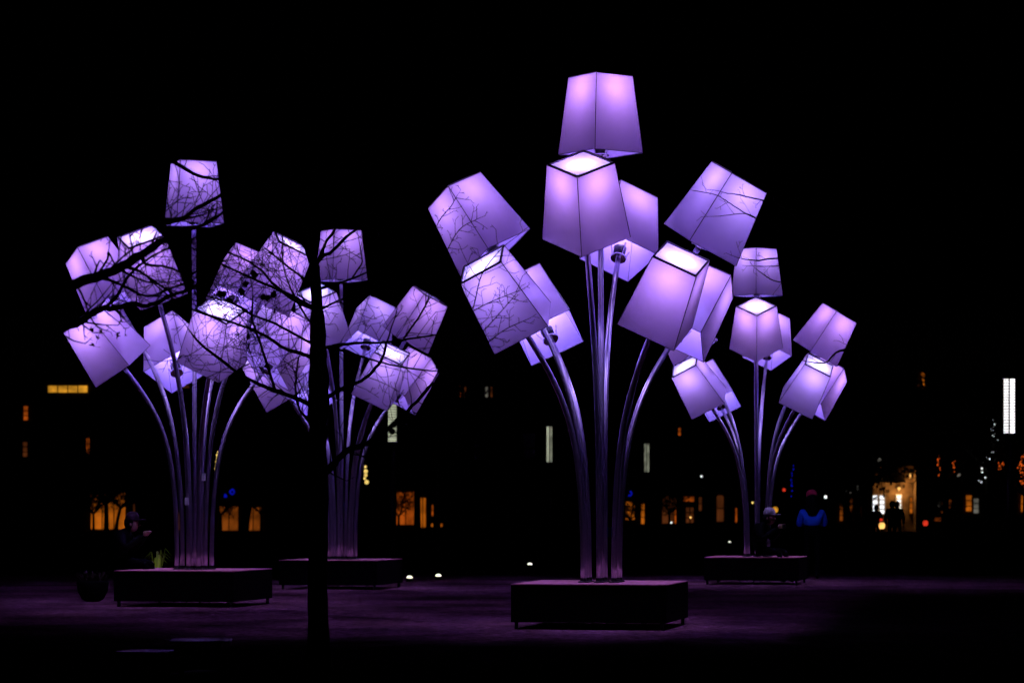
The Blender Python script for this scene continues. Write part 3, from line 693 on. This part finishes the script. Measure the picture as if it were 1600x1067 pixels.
def person(loc, rz, J, label, jacket, hat=None, hatm=None, s=1.0, long_hair=False):
    t = empty('person', loc, rz); tag(t, label, 'person'); t.scale = (s, s, s)
    V = lambda k: Vector(J[k])
    names = ['pelvis', 'belly', 'chest', 'neck', 'head', 'lsh', 'lel', 'lwr', 'rsh', 'rel', 'rwr', 'lhip', 'lkn', 'lank', 'ltoe', 'rhip', 'rkn', 'rank', 'rtoe']
    idx = {n_: i for i, n_ in enumerate(names)}
    E_ = [('pelvis', 'belly'), ('belly', 'chest'), ('chest', 'neck'), ('neck', 'head'), ('chest', 'lsh'), ('lsh', 'lel'), ('lel', 'lwr'), ('chest', 'rsh'), ('rsh', 'rel'), ('rel', 'rwr'),
          ('pelvis', 'lhip'), ('lhip', 'lkn'), ('lkn', 'lank'), ('lank', 'ltoe'), ('pelvis', 'rhip'), ('rhip', 'rkn'), ('rkn', 'rank'), ('rank', 'rtoe')]
    rad = dict(pelvis=(.15, .11), belly=(.145, .11), chest=(.16, .12), neck=.055, head=.07, lsh=.07, lel=.045, lwr=.03, rsh=.07, rel=.045, rwr=.03, lhip=.09, lkn=.06, lank=.042, ltoe=.035, rhip=.09, rkn=.06, rank=.042, rtoe=.035)
    skin('body', [J[k] for k in names], [(idx[a], idx[b]) for a, b in E_], [rad[k] for k in names], 'cloth_dark', t)
    jn = ['pelvis', 'belly', 'chest', 'lsh', 'lel', 'lwr', 'rsh', 'rel', 'rwr']; ji = {n_: i for i, n_ in enumerate(jn)}
    je = [('pelvis', 'belly'), ('belly', 'chest'), ('chest', 'lsh'), ('lsh', 'lel'), ('lel', 'lwr'), ('chest', 'rsh'), ('rsh', 'rel'), ('rel', 'rwr')]
    jp = [V(k) for k in jn]; jp[0] = lerp(V('belly'), V('pelvis'), .55)
    jr = [(.19, .145), (.185, .14), (.20, .15), .092, .068, .05, .092, .068, .05]
    skin('jacket', jp, [(ji[a], ji[b]) for a, b in je], jr, jacket, t)
    hd = V('head'); face = MB().ball(hd + Vector((0, 0, .02)), .105, 14, 10, (.82, .95, 1.18))
    face.ball(hd + Vector((0, -.11, 0)), .018, 6, 5, (.8, 1, 1.5))
    for sx in (-1, 1): face.ball(hd + Vector((sx * .09, 0, .01)), .022, 6, 5, (.5, .8, 1.3))
    face.build('head', 'skin', t, True)
    MB().ball(hd + Vector((0, .022, .035)), .112, 14, 10, (.88, .95, 1.15)).build('hair', 'cloth_dark', t, True)
    if long_hair: MB().lathe([(.05, -.34), (.13, -.30), (.14, -.18), (.12, -.02), (.10, .08), (.03, .12)], 14, hd + Vector((0, .07, 0))).build('long_hair', 'cloth_dark', t, True)
    if hat:
        hb = MB().lathe([(.10, .06), (.108, .09), (.104, .14), (.075, .19), (.02, .21)], 16, hd)
        if hat == 'cap': hb.box(hd + Vector((0, -.13, .085)), (.15, .12, .012))
        hb.build('hat', hatm, t, True)
    for w_, e_ in (('lwr', 'lel'), ('rwr', 'rel')):
        d = (V(w_) - V(e_)).normalized(); side = d.cross(Vector((0, 0, 1)))
        side = side.normalized() if side.length > .1 else Vector((1, 0, 0)); hm = MB(); c = V(w_) + d * .05
        hm.ball(c, .045, 8, 6, (.8, .8, .9))
        for k in range(4):
            b0_ = c + side * (.018 * (k - 1.5)) + d * .02; L_ = .075 - .008 * abs(k - 1.2); crv = Vector((0, 0, -.03))
            hm.tube([b0_, b0_ + d * L_ * .5, b0_ + d * L_ * .85 + crv * .6, b0_ + d * L_ * .95 + crv], [.010, .0095, .0085, .006], 6)
        hm.tube([c - side * .03, c - side * .055 + d * .02, c - side * .05 + d * .05], [.012, .011, .007], 6)
        hm.build('hand', 'skin', t, True)
    return t
STAND = dict(pelvis=(0, 0, .95), belly=(0, 0, 1.12), chest=(0, .01, 1.34), neck=(0, 0, 1.50), head=(0, -.02, 1.61), lsh=(.17, 0, 1.42), lel=(.24, .03, 1.14), lwr=(.23, -.05, .90), rsh=(-.17, 0, 1.42), rel=(-.24, .03, 1.14),
             rwr=(-.23, -.05, .90), lhip=(.09, 0, .90), lkn=(.10, -.02, .49), lank=(.10, .02, .08), ltoe=(.11, -.13, .04), rhip=(-.09, 0, .90), rkn=(-.10, -.04, .49), rank=(-.10, -.02, .08), rtoe=(-.11, -.17, .04))
SIT = dict(pelvis=(0, 0, .13), belly=(0, .01, .29), chest=(0, -.06, .46), neck=(0, -.13, .585), head=(0, -.20, .655), lsh=(.17, -.06, .52), lel=(.22, -.16, .30), lwr=(.08, -.38, .50), rsh=(-.17, -.06, .52), rel=(-.22, -.16, .30),
           rwr=(-.06, -.38, .50), lhip=(.10, -.05, .10), lkn=(.14, -.46, .08), lank=(.13, -.48, -.38), ltoe=(.14, -.62, -.43), rhip=(-.10, -.05, .10), rkn=(-.13, -.46, .08), rank=(-.12, -.44, -.38), rtoe=(-.13, -.58, -.43))
b = P(1269, 0, 46); b.z = 0
HUNCH = dict(STAND, belly=(0, .02, 1.08), chest=(0, .0, 1.22), neck=(0, -.04, 1.38), head=(0, -.06, 1.50), lsh=(.18, 0, 1.26), lel=(.25, -.05, 1.04), lwr=(.12, -.26, 1.06), rsh=(-.18, 0, 1.26), rel=(-.25, -.05, 1.04), rwr=(-.10, -.26, 1.06))
person(b, R(178), HUNCH, 'person in a bright blue jacket and red beanie seen from behind', 'cloth_blue', 'beanie', 'cloth_red', 1.0, True)
b = P(1186, 0, 43.0); b.z = .49
person(b, R(60), SIT, 'person in a pale cap sitting on the far right bench with a phone', 'cloth_dark', 'cap', 'cloth_pale')
b = P(187, 0, 33.1); b.z = .485
person(b, R(80), SIT, 'person in a cap sitting at the left end of the leftmost bench', 'cloth_dark', 'cap', 'cloth_cap', .9)
b = P(954, 0, 62); b.z = 0
person(b, R(150), STAND, 'small figure in a blue coat seen just right of the middle stems', 'cloth_blue', None, None, .64)
for (x, Y, lab) in [(1394, 88, 'dark silhouette of a person before the right white cafe door'), (1402, 90, 'dark standing silhouette furthest right before the cafe doors'), (1369, 100, 'short dark silhouette below the left white cafe doors')]:
    b = P(x, 0, Y); b.z = 0
    person(b, R(170), STAND, lab, 'cloth_dark', None, None, 1.0 if Y < 99 else .95)
pb = P(1186, 0, 43.0); pb.z = .49
ph = empty('phone', pb + Matrix.Rotation(R(60), 3, 'Z') @ Vector((.01, -.475, .53)), R(240)); tag(ph, 'small lit phone held by the person in the pale cap', 'phone')
MB().box((0, 0, 0), (.15, .012, .075)).build('case', 'black', ph); MB().box((0, -.008, .0), (.14, .004, .065)).build('screen', 'dimwhite', ph)

# ------------------------------------------------------------------ small things on the ground
b = P(145, 0, 34.2); b.z = 0
t = empty('planter_bowl', b); tag(t, 'round dark bowl planter left of the leftmost bench', 'planter')
MB().lathe([(.09, 0), (.15, .03), (.21, .14), (.23, .27), (.21, .30), (.19, .28)], 22).build('bowl', 'pot', t, True)
rnd = random.Random(3); lm = MB()
for k in range(60):
    a = rnd.uniform(0, 6.28); s_ = Vector((rnd.uniform(-.12, .12), rnd.uniform(-.12, .12), .27)); d = Vector((math.cos(a) * .12, math.sin(a) * .12, rnd.uniform(.05, .16)))
    lm.bar(s_, s_ + d, .02, .004)
tag(lm.build('foliage', 'leaf', t), kind='stuff')
b = P(246, 0, 37); b.z = 0
t = empty('grass_plant', b); tag(t, 'yellow green strap leaved plant behind the leftmost bench', 'plant')
rnd = random.Random(12)
MB().lathe([(.16, 0), (.19, .36), (.17, .37)], 16).build('pot', 'pot', t, True)
for k in range(16):
    a = rnd.uniform(0, 6.28); r = rnd.uniform(.1, .22); h_ = rnd.uniform(.18, .36); c = Vector((math.cos(a), math.sin(a), 0)); q = c.cross(Vector((0, 0, 1))) * .016
    p0, p1, p2 = Vector((0, 0, .36)) + c * .05, Vector((0, 0, .36 + h_)) + c * r * .6, Vector((0, 0, .36 + h_ * .55)) + c * r * 1.25
    MB().add([p0 - q, p0 + q, p1 + q, p1 - q, p2], [(0, 1, 2, 3), (3, 2, 4)]).build('leaf', 'grassy', t)
ld = bpy.data.lights.new('plant_fill_light', 'POINT'); ld.energy = .6; ld.color = (1, .95, .6); ld.shadow_soft_size = .03  # added fill lamp without a fixture, brightens the strap leaves
lo = bpy.data.objects.new('plant_fill_light', ld); col.objects.link(lo); lo.parent = t; lo.location = (.05, -.3, .45)
def stool(px, py, Y, w, label, rz):
    b = P(px, 0, Y); b.z = 0; zt = P(px, py, Y).z
    t = empty('low_table', b, rz); tag(t, label, 'table', 'low metal tables in the dark foreground'); h = w / 2; c = h * .25
    oc = [(-h, -h + c), (-h + c, -h), (h - c, -h), (h, -h + c), (h, h - c), (h - c, h), (-h + c, h), (-h, h - c)]
    MB().add([(x, y, zt - .015) for x, y in oc] + [(x, y, zt) for x, y in oc], [tuple(range(7, -1, -1)), tuple(range(8, 16))] + [(i, (i + 1) % 8, 8 + (i + 1) % 8, 8 + i) for i in range(8)]).build('table_top', 'black', t)
    MB().tube([(x, y, zt - .004) for x, y in oc + oc[:1]], .005, 8).build('rim', 'dullchrome', t, True)
    for i in (-1, 1):
        for j in (-1, 1): MB().tube([(i * h * .7, j * h * .7, 0), (i * h * .6, j * h * .6, zt - .01)], .01, 8).build('leg', 'black', t, True)
stool(314, 999, 16.5, .40, 'low metal table rim glinting in the dark below the leftmost bench', R(4))
stool(226, 1016, 15.5, .32, 'smaller metal table rim left of the other in the dark foreground', R(-3))
b = P(305, 1052, 17.0); Yp = HC * F / (1052 - YH); b = P(303, 1052, Yp); b.z = .004
MB().add([(-.17, -.16, 0), (.16, .14, .01), (.0, .12, .004), (-.10, .06, .008)], [(0, 1, 2, 3)])
pp = MB().add([(-.16, -.14, 0), (.17, .14, .0), (.0, .13, .0), (-.10, .03, .0), (-.16, -.14, .006), (.17, .14, .012), (.0, .13, .02), (-.10, .03, .008)],
              [(3, 2, 1, 0), (4, 5, 6, 7), (0, 1, 5, 4), (1, 2, 6, 5), (2, 3, 7, 6), (3, 0, 4, 7)]).build('paper_sheet', 'paper', loc=b)
tag(pp, 'pale triangular sheet lying on the dark ground at bottom left', 'paper')
